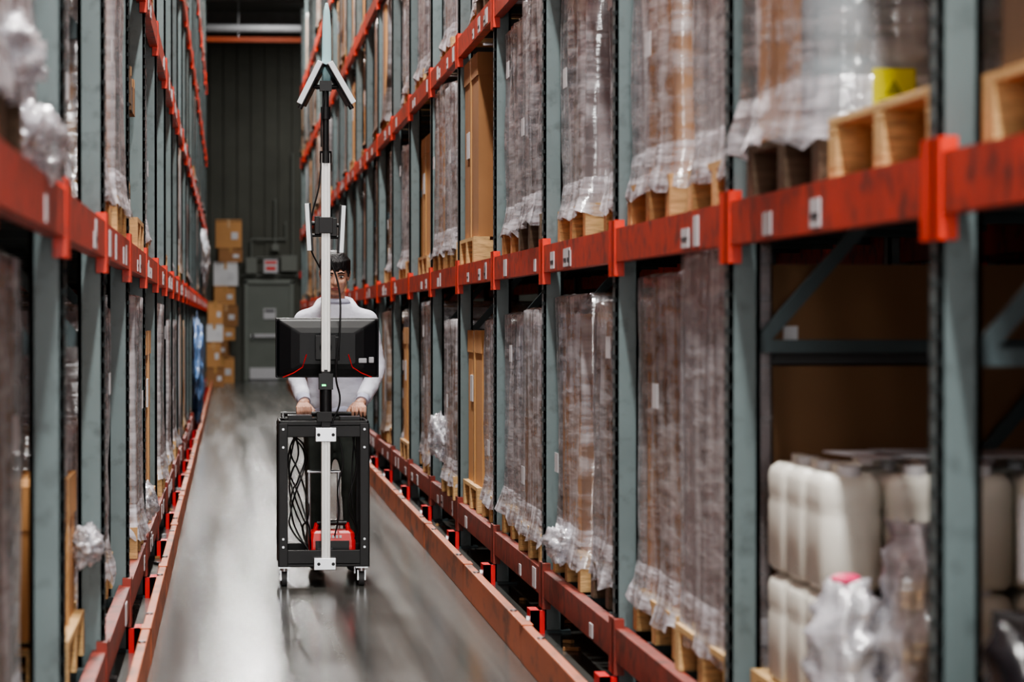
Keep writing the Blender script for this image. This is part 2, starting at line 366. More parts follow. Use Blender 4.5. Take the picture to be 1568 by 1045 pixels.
def load_mesh(name,seed,kind,w=1.02,d=1.0,h=1.05,pm=None,cols=None,wrap=None,skirt=True,far=False):
    R=random.Random(seed); b=MB(); pm=pm or R.choice([WOOD,WOOD,WOOD3,WOOD2]); pallet(b,w,d,pm)
    x0,x1,y0,y1=.03,d-.03,-w/2+.03,w/2-.03; z0=.14
    wrap=wrap or WRAP
    if far and kind not in('gaylord','mixed'):
        f=FILMS[seed%4]; shell(b,x0-.012,x1+.012,y0-.012,y1+.012,z0,h+.01,seed,f,mskirt=f,far=True,amp=.02)
        if kind in('columns','tubes'):
            for k in range(3):
                yy=R.uniform(y0,y1-.2); b.box(x0-.03,x0,yy,yy+.15,z0,h-.05,R.choice([CARD,CARD2,GREY]))
        return b.mesh(name)
    if kind=='mixed':
        # loose, unwrapped cartons of different sizes plus a film remnant
        z=z0; t=0
        while z<h-.12:
            th=R.uniform(.16,.34); yy=y0
            while yy<y1-.12:
                ww=min(R.uniform(.2,.45),y1-yy)
                if t==0 or R.random()<.85:
                    dx=R.uniform(0,.06); m=R.choice([CARD,CARD2,CARD,WHITEG,CARD3]); hh=th*R.uniform(.85,1)
                    b.box(x0+dx,x0+.45,yy+.006,yy+ww-.006,z,z+hh-.003,m); b.box(x0+.46,x1-dx,yy+.006,yy+ww-.006,z,z+hh-.003,CARD2)
                    b.box(x0+dx-.002,x0+.452,yy+ww/2-.02,yy+ww/2+.02,z+hh*.75,z+hh-.001,TAPE)
                    if R.random()<.4: b.box(x0+dx-.003,x0+dx,yy+ww*.2,yy+ww*.5,z+hh*.3,z+hh*.6,LABEL)
                yy+=ww
            z+=th; t+=1
        return b.mesh(name)
    if kind=='split':
        b.box(x0-.005,x0+.09,y0,y1,z0,h,LAV)
        b.box(x0+.10,x1,y0+.02,y1,z0,z0+.80,CARDS); b.box(x0+.10,x1,y0+.035,y1,z0+.805,z0+.845,DGREY); b.box(x0+.10,x1,y0+.02,y1,z0+.85,h-.04,CARDS)
        b.box(x0+.13,x0+.17,y0+.016,y0+.02,z0+.86,z0+.91,LABEL)
        shell(b,x0-.015,x0+.095,y0-.01,y1+.01,z0,h+.01,seed,wrap,mskirt=WRAPW,r=.02)
        return b.mesh(name)
    if kind=='boxes':
        base=cols or R.choice([[CARD,CARD2],[CARD2,CARD2,LAV2],[LAV,LAV2],[CARD2,CARD3],[CARD,CARD,WHITEG]])
        nt=R.choice([2,3,4]); nx=R.choice([2,3]); ny=R.choice([2,3]); th=(h-z0)/nt
        for t in range(nt):
            for i in range(nx):
                for j in range(ny):
                    jx=R.uniform(-.006,.006); jy=R.uniform(-.006,.006)
                    X0=x0+(x1-x0)*i/nx+.003+jx; X1=x0+(x1-x0)*(i+1)/nx-.003+jx
                    Y0=y0+(y1-y0)*j/ny+.003+jy; Y1=y0+(y1-y0)*(j+1)/ny-.003+jy
                    m=R.choice(base)
                    b.box(X0,X1,Y0,Y1,z0+t*th,z0+(t+1)*th-.004,m)
                    if m in(CARD,CARD2): b.box((X0+X1)/2-.025,(X0+X1)/2+.025,Y0-.001,Y1+.001,z0+t*th+th*.75,z0+(t+1)*th-.003,TAPE)
        shell(b,x0-.012,x1+.012,y0-.012,y1+.012,z0,h+.01,seed,wrap,mskirt=WRAPW if skirt else None)
    elif kind=='columns':
        base=cols or R.choice([[CARD,LAV,GREY,CARD2],[LAV2,LAV,CARD],[CARD2,CARD3,LAV2],[GREY,LAV,DGREY],[CARD,CARD2,CARD2],[WHITEG,GREY,CARD]])
        nx=R.choice([3,4,5]); ny=R.choice([2,3])
        xs=[x0]+sorted(x0+(x1-x0)*(i+R.uniform(-.25,.25))/nx for i in range(1,nx))+[x1]
        ys=[y0]+sorted(y0+(y1-y0)*(i+R.uniform(-.25,.25))/ny for i in range(1,ny))+[y1]
        for i in range(nx):
            for j in range(ny):
                m=R.choice(base); hh=h-R.choice([0,0,.02,.06,.12])
                b.box(xs[i]+.004+(R.uniform(0,.03) if i==0 else 0),xs[i+1]-.004,ys[j]+.004+(R.uniform(0,.04) if j==0 else 0),ys[j+1]-.004,z0,hh,m)
        shell(b,x0-.012,x1+.012,y0-.012,y1+.012,z0,h+.01,seed,wrap,amp=.02,mskirt=WRAPW if skirt else None)
    elif kind=='gaylord':
        m=(cols or [R.choice([CARD,CARD2])])[0]
        b.box(x0,x1,y0,y1,z0,h,m); 
        b.box(x0-.006,x1+.006,y0-.006,y1+.006,h-.12,h+.006,m)
        b.box(x0-.008,x1+.008,-.03,.03,z0,h+.008,TAPE)
        b.box(x0-.008,x0,.1,.28,.6,.75,LABEL); b.box(.3,.5,y0-.009,y0,.6,.75,LABEL); b.box(.5,.7,y1,y1+.009,.6,.75,LABEL)
    elif kind=='tubes':
        base=cols or [CARD,CARD2,GREY,LAV]; nx=5;ny=5
        for i in range(nx):
            for j in range(ny):
                r=(x1-x0)/nx/2-.003; cx=x0+(i+.5)*(x1-x0)/nx; cy=y0+(j+.5)*(y1-y0)/ny
                b.cyl((cx,cy,z0),(cx,cy,h-R.choice([0,.03,.1])),r,R.choice(base),n=18)
        shell(b,x0-.012,x1+.012,y0-.012,y1+.012,z0,h+.01,seed,wrap,amp=.02,mskirt=WRAPW if skirt else None)
    if kind!='gaylord':
        zz=R.uniform(.35,.9)*h; yy=R.uniform(-.3,.2)
        b.box(x0-.046,x0-.044,yy,yy+.13,zz-.08,zz,LABEL)
        xx=R.uniform(.1,.6); b.box(xx,xx+.07,y0-.046,y0-.044,zz-.04,zz+.02,LABEL); b.box(xx,xx+.07,y1+.044,y1+.046,zz-.04,zz+.02,LABEL)
    return b.mesh(name)
NAMES={'boxes':'wrapped_carton_pallet','columns':'wrapped_goods_pallet','gaylord':'cardboard_box_pallet','tubes':'wrapped_tube_pallet','split':'stacked_carton_pallet','mixed':'loose_carton_pallet'}
VAR=[];FAR=[]
for i,(k,hh) in enumerate([('boxes',1.1),('columns',1.15),('columns',1.05),('boxes',.85),('columns',1.12),('gaylord',1.0),('boxes',1.15),('tubes',1.08),('columns',1.15),('gaylord',.75),('columns',.92),('boxes',1.05),('columns',1.18),('tubes',1.14),('mixed',1.0),('columns',1.16),('boxes',1.18),('mixed',.85),('boxes',.7),('mixed',1.15)]):
    VAR.append((k,load_mesh(NAMES[k],100+i,k,h=hh))); FAR.append((k,load_mesh(NAMES[k],100+i,k,h=hh,far=True)))
def put(mesh,kind,side,y,z,rec=.07,name=None):
    o=link(bpy.data.objects.new(name or NAMES[kind],mesh))
    if side>0: o.location=(XR+rec,y,z+.002)
    else: o.location=(XL-rec,y,z+.002); o.rotation_euler=(0,0,math.pi)
    return o
BK={}
R=random.Random(5)
def spec(kind,h,cols=None,rec=.07,w=1.02,wrap=None,pm=None,seed=1,d=1.0,dy=0,skirt=True): return dict(kind=kind,h=h,cols=cols,rec=rec,w=w,wrap=wrap,pm=pm,seed=seed,d=d,dy=dy,skirt=skirt)
BK[(1,1,1,0)]=spec('columns',1.1,[DGREY,CARD3],seed=11)
BK[(1,1,1,1)]=spec('gaylord',1.1,[CARD3],seed=12,rec=.06,pm=WOOD)
BK[(1,1,0,1)]=spec('gaylord',.52,[DGREY],seed=13,rec=.05)
BK[(1,2,1,0)]='empty_pallet'
BK[(1,2,1,1)]='drums'
BK[(1,2,0,0)]='sacks'
BK[(1,2,0,1)]='cans'
BK[(1,3,0,0)]=spec('split',1.26,seed=21,rec=.02)
BK[(1,3,0,1)]=spec('tubes',1.2,[CARD,CARD,CARD2],seed=22,rec=.05)
BK[(1,3,1,0)]=spec('columns',1.15,[LAV,LAV,GREY],seed=23,rec=.06,pm=WOOD)
BK[(1,3,1,1)]=spec('tubes',1.18,[CARD,CARD,LAV],seed=24,rec=.03,pm=WOOD3)
BK[(1,4,1,0)]=spec('boxes',1.2,[LAV,LAV2],seed=25,rec=.1,pm=WOOD)
BK[(1,4,1,1)]=spec('columns',1.18,[LAV2,LAV],seed=26,rec=.05,pm=WOOD)
BK[(1,4,0,0)]=spec('columns',1.12,[GREY,CARD,CARD2],seed=27,rec=.05)
BK[(1,4,0,1)]=spec('columns',1.15,[CARD,CARD2,CARD],seed=28,rec=.03,pm=WOOD)
BK[(1,5,1,0)]=spec('columns',1.18,[LAV2,DGREY,CARD2],seed=29,rec=.0,pm=WOOD2)
BK[(1,5,1,1)]=spec('columns',1.1,[GREY,LAV],seed=30,rec=.03,pm=WOOD3)
BK[(1,5,0,0)]=spec('boxes',1.1,[CARD2,LAV2,CARD3],seed=31,rec=.0,pm=WOOD)
BK[(1,5,0,1)]=spec('columns',1.08,[GREY,WHITEG,GREY],seed=32,rec=.03,pm=WOOD)
BK[(1,6,1,0)]=None
BK[(1,6,1,1)]=spec('gaylord',1.15,[CARD2],seed=33,rec=.0)
BK[(1,6,0,0)]=spec('columns',1.05,[GREY,DGREY],seed=34,rec=.03,pm=WOOD)
BK[(1,6,0,1)]=spec('gaylord',1.0,[CARD],seed=35,rec=.02,pm=WOOD)
BK[(1,7,1,0)]=spec('columns',1.1,[DGREY,LAV2,CARD3],seed=36,rec=.0,pm=WOOD)
BK[(1,7,0,0)]=spec('boxes',1.05,[CARD3,CARD2],seed=37,rec=-.02,pm=WOOD)
BK[(-1,2,1,1)]=spec('columns',1.1,[LAV,GREY],seed=41,rec=.06,pm=WOOD,wrap=WRAPW)
BK[(-1,2,0,1)]=spec('boxes',1.2,[LAV2,CARD2],seed=42,rec=.08)
BK[(-1,2,0,0)]=spec('boxes',1.2,[LAV2,CARD2],seed=43,rec=.08)
BK[(-1,3,0,0)]=None
BK[(-1,3,0,1)]=spec('gaylord',.58,[CARD],seed=44,rec=.06,pm=WOOD)
BK[(-1,3,1,0)]=spec('columns',1.1,[LAV2,GREY],seed=45,rec=.1)
BK[(-1,3,1,1)]=spec('columns',.8,[GREY,LAV],seed=46,rec=.1)
BK[(-1,4,0,0)]=spec('columns',.7,[LAV2,DGREY],seed=47,rec=.1,pm=WOOD)
BK[(-1,4,0,1)]=spec('columns',1.1,[LAV,GREY],seed=48,rec=.06,pm=WOOD)
def jerry(b,cx,cy,z,w=.20,d=.24,h=.275,m=None):
    loops=[]
    prof=[(0,.86),(.015,1),(.17,1),(.185,.965),(.20,1),(.245,1),(.262,.93),(.275,.72)]
    for zz,f in prof:
        a,c=w/2*f,d/2*f
        loops.append([Vector((p.x+cx,p.y+cy,z+zz*h/.275)) for p in rrect(-a,a,-c,c,.045*f,5)])
    b.loft(loops,m)
    b.cyl((cx,cy-d*.3,z+h-.01),(cx,cy-d*.3,z+h+.02),.028,MATS['white_goods'],n=12)
    b.box(cx-.012,cx+.012,cy-.03,cy+.09,z+h-.005,z+h+.02,m)
CAN=mat('jerrycan_plastic',(236,234,224),.35,var=.04,nscale=3,spec=.6)
DRUM=mat('clear_container_plastic',(160,172,178),.15,var=.2,nscale=5,spec=.9,stretch=(1,1,.3))
PINK=mat('pink_cap',(255,60,120),.4)
def special(s,side,y,z):
    b=MB()
    if s=='empty_pallet':
        pallet(b,1.08,1.0,WOOD); return b.obj('wooden_pallet',None,.003,(XR+.02,y,z+.002))
    if s=='drums':
        pallet(b,1.0,1.0,WOOD2)
        b.box(.02,.2,-.2,.45,.142,1.15,CARD)
        for i in range(3):
            for j in range(3):
                cx=.12+.28*i+(.05 if j else 0); cy=-.34+.28*j
                if i==0 and j>0: continue
                z0=.142
                for t in range(2):
                    lo=[]
                    for zz,r in ((0,.115),(.02,.132),(.15,.132),(.16,.126),(.17,.132),(.3,.132),(.31,.126),(.32,.132),(.42,.13),(.46,.09),(.47,.05),(.5,.05)):
                        lo.append([Vector((cx+r*math.cos(a*math.pi/10),cy+r*math.sin(a*math.pi/10),z0+zz)) for a in range(20)])
                    b.loft(lo,DRUM); z0+=.505
        shell(b,-.02,.92,-.5,.48,.15,1.17,77,WRAP,amp=.035,flare=.04,mskirt=WRAPW,r=.1)
        b.box(.115,.215,-.558,-.555,.165,.265,YEL)
        lt=mat('label_faint_print',(150,146,30),.5)
        b.box(.13,.20,-.56,-.558,.175,.182,lt); b.box(.13,.18,-.56,-.558,.188,.193,lt)
        b.raw([(.145,-.5595,.205),(.185,-.5595,.205),(.165,-.5595,.24)],[(0,1,2)],lt)
        return b.obj('wrapped_drum_pallet',None,0,(XR+.03,y,z+.002))
    if s=='cans':
        pallet(b,1.0,1.0,WOOD)
        for t in range(2):
            for i in range(6):
                for j in range(3):
                    jerry(b,.08+.158*i,-.34+.26*j,.142+t*.285,w=.15,m=CAN)
        b.box(.1,.62,-.40,.0,.735,.74,LABEL,Matrix.Rotation(.1,4,'Z')); b.box(.2,.5,-.42,-.05,.742,.746,GREY,Matrix.Rotation(-.05,4,'Z'))
        return b.obj('jerrycan_pallet',None,0,(XR+.04,y,z+.002))
    if s=='sacks':
        pallet(b,1.0,1.0,WOOD)
        for (cx,cy,w,h,sd) in ((.035,.41,.14,.34,1),(.185,.40,.13,.47,2),(.62,.3,.2,.5,3),(.85,.3,.18,.35,4),(.5,-.2,.3,.12,5)):
            lo=[]
            for k in range(15):
                t=k/14; r=w/2*(.95+.15*math.sin(t*math.pi))*(1 if t<.9 else .75)
                lp=[]
                for a in range(28):
                    an=a*math.pi/14; nn=mnoise.noise(Vector((math.cos(an)*2.5,math.sin(an)*2.5,t*9+sd*9)))
                    lp.append(Vector((cx+(r+.045*nn)*math.cos(an),cy+(r+.045*nn)*math.sin(an),.142+t*h+.02*nn)))
                lo.append(lp)
            b.loft(lo,WRAPW)
            lo2=[[p*1 for p in l] for l in lo]
            for l in lo2:
                c=sum(l,Vector())/len(l)
                for q in range(len(l)): l[q]=c+(l[q]-c)*.85
            b.loft(lo2,WHITEG if sd<3 else DGREY)
        b.sph((.035,.41,.487),(.035,.03,.012),PINK)
        return b.obj('film_wrapped_jug_pallet',None,0,(XR+.0,y,z+.002))
for side,ys in ((1,YR),(-1,YL)):
    for bi in range(len(ys)-1):
        for li,z in enumerate(LV):
            for sl in (0,1):
                y=ys[bi]+(.64 if sl==0 else 1.84)
                key=(side,bi,li,sl)
                if key in BK:
                    sp=BK[key]
                    if sp is None: continue
                    if isinstance(sp,str): special(sp,side,y,z); continue
                    me=load_mesh(NAMES[sp['kind']],sp['seed'],sp['kind'],sp['w'],sp['d'],sp['h'],sp['pm'],sp['cols'],sp['wrap'],sp['skirt'])
                    put(me,sp['kind'],side,y+sp['dy'],z,sp['rec'])
                    continue
                if bi==0 and side>0: continue
                if R.random()<.06: continue
                i=R.randrange(len(VAR)); k,me=(FAR if (y>26 or (li>2)) else VAR)[i]
                put(me,k,side,y+R.uniform(-.04,.04),z,R.uniform(-.01,.09) if side>0 else R.uniform(.0,.09))
for bi in range(1,9):
    for li in (0,1):
        for sl in (0,1):
            k,me=FAR[(bi*3+li*5+sl)%len(VAR)]
            o=link(bpy.data.objects.new(NAMES[k],me)); o.location=(XR+1.35,YR[bi]+.64+1.2*sl,LV[li]+.002)
YB=YR[1:11]
rack('pallet_rack',XR+1.28,1,YB,9)
def crumple(name,loc,size,m,seed,inner=None):
    b=MB(); b.sph((0,0,0),1,m,40,26)
    for i,p in enumerate(b.v):
        d=p.normalized(); n=mnoise.noise(d*2.2+Vector((seed,0,0)))*.35+abs(mnoise.noise(d*6+Vector((0,seed,0))))*.35+mnoise.noise(d*14)*.12
        q=d*(.8+n); b.v[i]=Vector((q.x*size[0],q.y*size[1],q.z*size[2]))
    return b.obj(name,None,0,loc)
BLUE=mat('blue_plastic_bag',(104,140,190),.3,var=.2,nscale=8,coat=.5,bump=.8,bscale=12)
WBAG=mat('white_plastic_bag',(205,208,215),.3,var=.1,nscale=8,coat=.5,bump=.8,bscale=12)
crumple('crumpled_stretch_film',(-.44,6.9,1.72),(.09,.4,.1),WRAPW,3)
crumple('crumpled_stretch_film',(-.43,6.2,1.86),(.07,.35,.09),WRAPW,8)
crumple('crumpled_stretch_film',(-.43,15.6,.42),(.08,.3,.11),WRAPW,12)
crumple('crumpled_stretch_film',(-.45,9.9,.62),(.06,.2,.07),WRAPW,15)
crumple('hanging_blue_plastic_bag',(-.36,36,.75),(.09,.9,.62),BLUE,21)
crumple('hanging_white_plastic_bag',(-.36,47,2.25),(.08,.9,.45),WBAG,24)
crumple('crumpled_stretch_film',(1.36,12.55,.42),(.08,.25,.08),WRAPW,31)
crumple('crumpled_stretch_film',(1.33,19.4,.60),(.08,.5,.15),WRAPW,35)
crumple('black_plastic_bag',(1.42,4.9,.47),(.22,.4,.5),mat('black_bag_plastic',(26,26,30),.2,var=.2,bump=.8,bscale=14),41)
b=MB(); R2=random.Random(8)
for k in range(260):
    sx=R2.choice([0,1]); x=R2.uniform(1.19,1.5) if sx else R2.uniform(-.6,-.35); y=R2.uniform(6,40); s_=R2.uniform(.006,.025)
    b.cbox((x,y,s_/3+.001),(s_,s_*R2.uniform(1,3),s_*.6),R2.choice([WOOD3,CARD2,DGREY,LABEL]),(0,0,R2.uniform(0,3)))
b.obj('floor_debris')
def carton(b,cx,cy,z,w,d,h,m,rz=0):
    M=Matrix.Translation((cx,cy,z))@Matrix.Rotation(rz,4,'Z')
    b.box(-w/2,w/2,-d/2,d/2,0,h,m,M); b.box(-.03,.03,-d/2-.003,d/2+.003,h*.7,h+.003,TAPE,M)
    b.box(-w/2,w/2,-d/2-.002,-d/2,h*.93,h*.96,CARD3,M); b.box(w*.1,w*.35,-d/2-.004,-d/2,h*.3,h*.55,LABEL,M)
b=MB()
for (cx,z,w,h,m,rz) in ((-.15,.0,.5,.55,CARD,.1),(-.2,.55,.42,.35,CARD2,-.1),(-.12,.9,.5,.3,CARD,.05),(-.05,1.2,.5,.45,CARD2,0),(-.1,1.65,.45,.4,CARD,.1),(-.05,2.05,.5,.5,WHITEG,-.05),(.02,2.55,.5,.3,CARD2,.1),(0,2.85,.55,.6,CARD,.02)):
    carton(b,cx,65.5,z,w,.5,h,m,rz)
b.obj('cardboard_box_stack')
b=MB()
for (cx,z,w,h,m,rz) in ((-.28,0,.35,.4,CARD2,.1),(-.3,.4,.3,.5,CARD,.0),(-.3,.9,.34,.35,WHITEG,.1),(-.28,1.25,.3,.45,CARD,.1)):
    carton(b,cx,61.5,z,w,.4,h,m,rz)
b.obj('cardboard_box_stack')

# ------------------------------------------------------------------ cart
cart=empty('equipment_cart',(.475,15.7,0))
def cp(b,name,bev=0):
    o=b.obj(name,None,bev); o.parent=cart; o.matrix_parent_inverse=Matrix.Translation(cart.location).inverted(); return o
x0,x1,y0,y1=.25,.70,15.45,15.95
b=MB()
for (z0,z1) in ((.75,.833),(.10,.185)):
    b.box(x0,x1,y0,y1,z0+.01 if z0<.5 else z1-.03,z0+.022 if z0<.5 else z1-.018,BLK)
    b.box(x0,x1,y0,y0+.012,z0,z1,BLK); b.box(x0,x1,y1-.012,y1,z0,z1,BLK); b.box(x0,x0+.012,y0,y1,z0,z1,BLK); b.box(x1-.012,x1,y0,y1,z0,z1,BLK)
cp(b,'trays',.004)
b=MB()
for sx,xx in ((1,x0),(-1,x1)):
    for sy,yy in ((1,y0),(-1,y1)):
        xa,xb=sorted((xx,xx+sx*.045)); ya,yb=sorted((yy-sy*.004,yy+sy*.004)); b.box(xa,xb,ya,yb,.1,.82,BLK)
        xa,xb=sorted((xx-sx*.004,xx+sx*.004)); ya,yb=sorted((yy,yy+sy*.045)); b.box(xa,xb,ya,yb,.1,.82,BLK)
        if sy>0:
            for zz in (.2,.24,.70,.79): b.cyl((xx+sx*.022,yy-.006,zz),(xx+sx*.022,yy-.002,zz),.006,STEEL,n=8)
cp(b,'legs',.003)
b=MB()
for xx in (x0+.028,x1-.035):
    for yy in (y0+.05,y1-.05):
        b.box(xx-.03,xx+.03,yy-.03,yy+.03,.092,.1,STEEL); b.cyl((xx,yy,.075),(xx,yy,.095),.016,STEEL)
        for s_ in (-1,1): b.box(xx+s_*.018-.003,xx+s_*.018+.003,yy-.012,yy+.03,.03,.08,STEEL)
        b.cyl((xx-.013,yy+.012,.037),(xx+.013,yy+.012,.037),.037,RUB,n=20); b.cyl((xx-.022,yy+.012,.037),(xx+.022,yy+.012,.037),.012,STEEL,n=12)
cp(b,'casters')
b=MB(); b.cyl((x0+.02,16.0,.85),(x1-.02,16.0,.85),.013,BLK,n=14)
for xx in (x0+.03,x1-.03): b.cyl((xx,15.93,.82),(xx,16.0,.85),.011,BLK)
b.cyl((.56,15.8,.19),(.56,15.8,.56),.009,STEEL); b.cyl((.41,15.8,.19),(.41,15.8,.56),.009,STEEL); b.cyl((.40,15.8,.56),(.57,15.8,.56),.009,STEEL)
b.box(.30,.42,15.6,15.8,.833,.855,BLKG); b.box(.56,.66,15.55,15.7,.833,.85,BLKG)
cp(b,'push_handle_and_brackets')
mx,my=.483,15.405
b=MB()
def extr(b,z0,z1,w=.045):
    b.box(mx-w/2,mx+w/2,my-w/2+.004,my+w/2-.004,z0,z1,ALU)
    for s_ in (-1,1): b.box(mx+s_*w*.32-w*.14,mx+s_*w*.32+w*.14,my-w/2,my-w/2+.006,z0,z1,ALU)
extr(b,.10,.80); extr(b,1.08,2.17,.046)
cp(b,'mast_extrusion',.002)
b=MB(); b.box(mx-.06,mx+.05,my-.03,my+.045,.09,.15,STEEL); b.box(mx-.052,mx+.052,my-.028,my+.045,.73,.80,STEEL)
for s_ in (-1,1):
    for zz in (.12,.765): b.cyl((mx+s_*.036,my-.036,zz),(mx+s_*.036,my-.028,zz),.009,BLK,n=8)
cp(b,'mast_clamps',.003)
b=MB(); b.box(mx-.022,mx+.022,my-.02,my+.03,.80,1.09,BLK); b.box(mx-.036,mx+.036,my-.03,my+.03,.99,1.07,BLKG); b.box(mx-.045,mx+.03,my-.03,my+.03,.83,.88,BLK)
b.box(mx-.02,mx+.0,my-.032,my-.03,1.008,1.016,GRN); b.cyl((mx,my,.88),(mx,my,.99),.03,BLK,n=18)
b.cyl((mx,my+.02,1.2),(mx,15.52,1.2),.03,BLK); b.box(mx-.05,mx+.05,my+.02,my+.04,1.14,1.26,BLK)
cp(b,'mast_joint',.003)
b=MB(); b.cyl((mx,my,2.15),(mx,my,2.53),.016,BLK); b.cyl((mx,my,2.12),(mx,my,2.18),.03,BLK); b.cyl((mx,my,2.34),(mx,my,2.40),.024,BLK)
b.cyl((mx-.05,my,2.50),(mx+.05,my,2.50),.012,BLK); b.box(mx-.03,mx+.03,my-.025,my+.025,2.48,2.53,BLKG)
cp(b,'upper_pole')
b=MB()
for s_ in (-1,1):
    ang=-s_*math.radians(27 if s_<0 else 31)
    c=(mx+s_*.073,my-.015,2.52)
    b.cbox(c,(.028,.075,.235),PANW,(0,ang,math.radians(12)*s_)); b.cbox((c[0]-s_*.015,c[1]+.01,c[2]-.01),(.014,.08,.235),BLKG,(0,ang,math.radians(12)*s_))
    b.cyl((mx+s_*.01,my,2.50),(c[0],c[1],2.50),.009,BLK)
    b.cyl((mx+s_*.12,my-.03,2.41),(mx+s_*.13,my-.03,2.39),.012,BLK)
cp(b,'splayed_antenna_panels',.003)
b=MB(); lo=[]
for z,w in ((2.53,.020),(2.62,.024),(2.80,.022),(2.88,.016),(2.92,.006)): lo.append([Vector((p.x+mx+.005,p.y+my,z)) for p in rrect(-w,w,-w*.6,w*.6,w*.3,3)])
b.loft(lo,PALE); cp(b,'whip_antenna')
b=MB()
for s_,xx,zz in ((-1,.395,1.80),(1,.565,1.79)):
    b.cbox((xx,my-.01,zz),(.022,.07,.235),PANW,(0,math.radians(3*s_),0)); b.cbox((xx-s_*.014,my-.01,zz),(.01,.074,.24),BLKG,(0,math.radians(3*s_),0))
    b.cyl((mx,my,zz+.02),(xx,my,zz+.02),.01,BLK); b.cyl((mx,my,zz-.04),(xx,my,zz-.04),.008,BLK)
    b.cbox((mx+s_*.04,my,zz+.01),(.03,.05,.09),BLK)
b.box(mx-.034,mx+.034,my-.034,my+.034,1.77,1.85,BLK)
cp(b,'side_sensor_panels',.002)
b=MB(); mc=Vector((.495,15.54,1.197)); w,h=.52,.30
M=Matrix.Translation(mc)@Matrix.Rotation(math.radians(4),4,'X')
b.box(-w/2,w/2,0,.022,-h/2,h/2,BLKG,M)
lo=[]
for yy,f in ((0,1.0),(-.012,.94),(-.028,.72),(-.034,.55)):
    lo.append([M@Vector((p.x,yy,p.y)) for p in rrect(-w/2*f+.004,w/2*f-.004,-h/2*f+.004,h/2*f-.004,.012,5)][::-1])
b.loft(lo,BLKG,smooth=False)
b.box(-.06,.06,-.05,-.03,-.06,.06,BLK,M)
b.box(w*.30,w*.38,-.034,-.018,-.075,-.05,GREY,M); b.box(w*.40,w*.45,-.026,-.012,-.075,-.045,GREY,M)
cp(b,'monitor',.004)
b=MB()
for s_ in (-1,1):
    pts=[(s_*.235*.95,-.147),(s_*.17,-.125),(s_*.125,-.095),(s_*.105,-.03)]
    for p,q in zip(pts,pts[1:]):
        yv=lambda u: -.014-.02*max(0,1-abs(u[1])/.15)-.008
        b.cyl(M@Vector((p[0],yv(p),p[1])),M@Vector((q[0],yv(q),q[1])),.0028,REDG,n=8)
cp(b,'monitor_red_trim')
b=MB()
lo=[]
for zz,f in ((.125,.92),(.135,1),(.22,1),(.262,.95),(.275,.85)):
    lo.append([Vector((.52+p.x,15.62+p.y,zz)) for p in rrect(-.118*f,.118*f,-.08*f,.08*f,.02,4)])
b.loft(lo,REDG,smooth=False)
b.box(.435,.605,15.532,15.545,.14,.225,BLKG); b.box(.445,.52,15.53,15.533,.15,.19,PRINT)
for s_ in (-1,1): b.cyl((.52+s_*.085,15.62,.27),(.52+s_*.075,15.62,.31),.012,REDG)
b.cyl((.445,15.62,.31),(.595,15.62,.31),.013,BLKG)
for k in range(6): b.box(.465+k*.018,.477+k*.018,15.538,15.540,.238,.252,LABEL)
for k in range(3): b.cyl((.55+k*.018,15.53,.17),(.55+k*.018,15.527,.17),.006,STEEL,n=8)
cp(b,'power_station',.003)
def cc(name,pts,r=.004,m=BLK):
    o=cable(name,pts,r,m); o.parent=cart; o.matrix_parent_inverse=Matrix.Translation(cart.location).inverted()
cc('cable_1',[(mx-.02,my-.01,2.17),(mx-.035,my-.03,2.0),(mx-.07,my-.02,1.85),(mx-.075,my,1.7),(mx-.03,my+.02,1.6)],.004)
cc('cable_2',[(mx+.02,my+.02,1.65),(mx+.065,my,1.5),(mx+.07,my-.03,1.3),(mx+.05,my-.03,1.05),(mx+.07,my,.93),(mx+.03,my,.82)],.005)
cc('cable_3',[(mx,my-.02,2.5),(mx-.02,my-.025,2.35),(mx-.022,my-.025,2.2)],.004)
rc=random.Random(3)
for k in range(6):
    xs=rc.uniform(.30,.36); pts=[(xs,15.5+rc.uniform(0,.3),.76)]
    ph=rc.uniform(0,6)
    for j in range(5): pts.append((.345+.045*math.sin(j*.9+ph)+.004*j,15.5+rc.uniform(0,.2),.66-.1*j+rc.uniform(-.02,.02)))
    pts.append((rc.uniform(.38,.45),15.56,.16)); cc('cart_cable_%d'%k,pts,.0045)
for k in range(2):
    cc('cart_cable_r%d'%k,[(.62+.01*k,15.5,.76),(.64-.02*k,15.52,.6),(.6+.02*k,15.52,.4),(.64,15.55,.25),(.60,15.56,.2)],.004)
cc('cart_cable_loop',[(.55,15.47,.75),(.57,15.46,.62),(.545,15.46,.5),(.55,15.48,.36),(.53,15.5,.25)],.004)
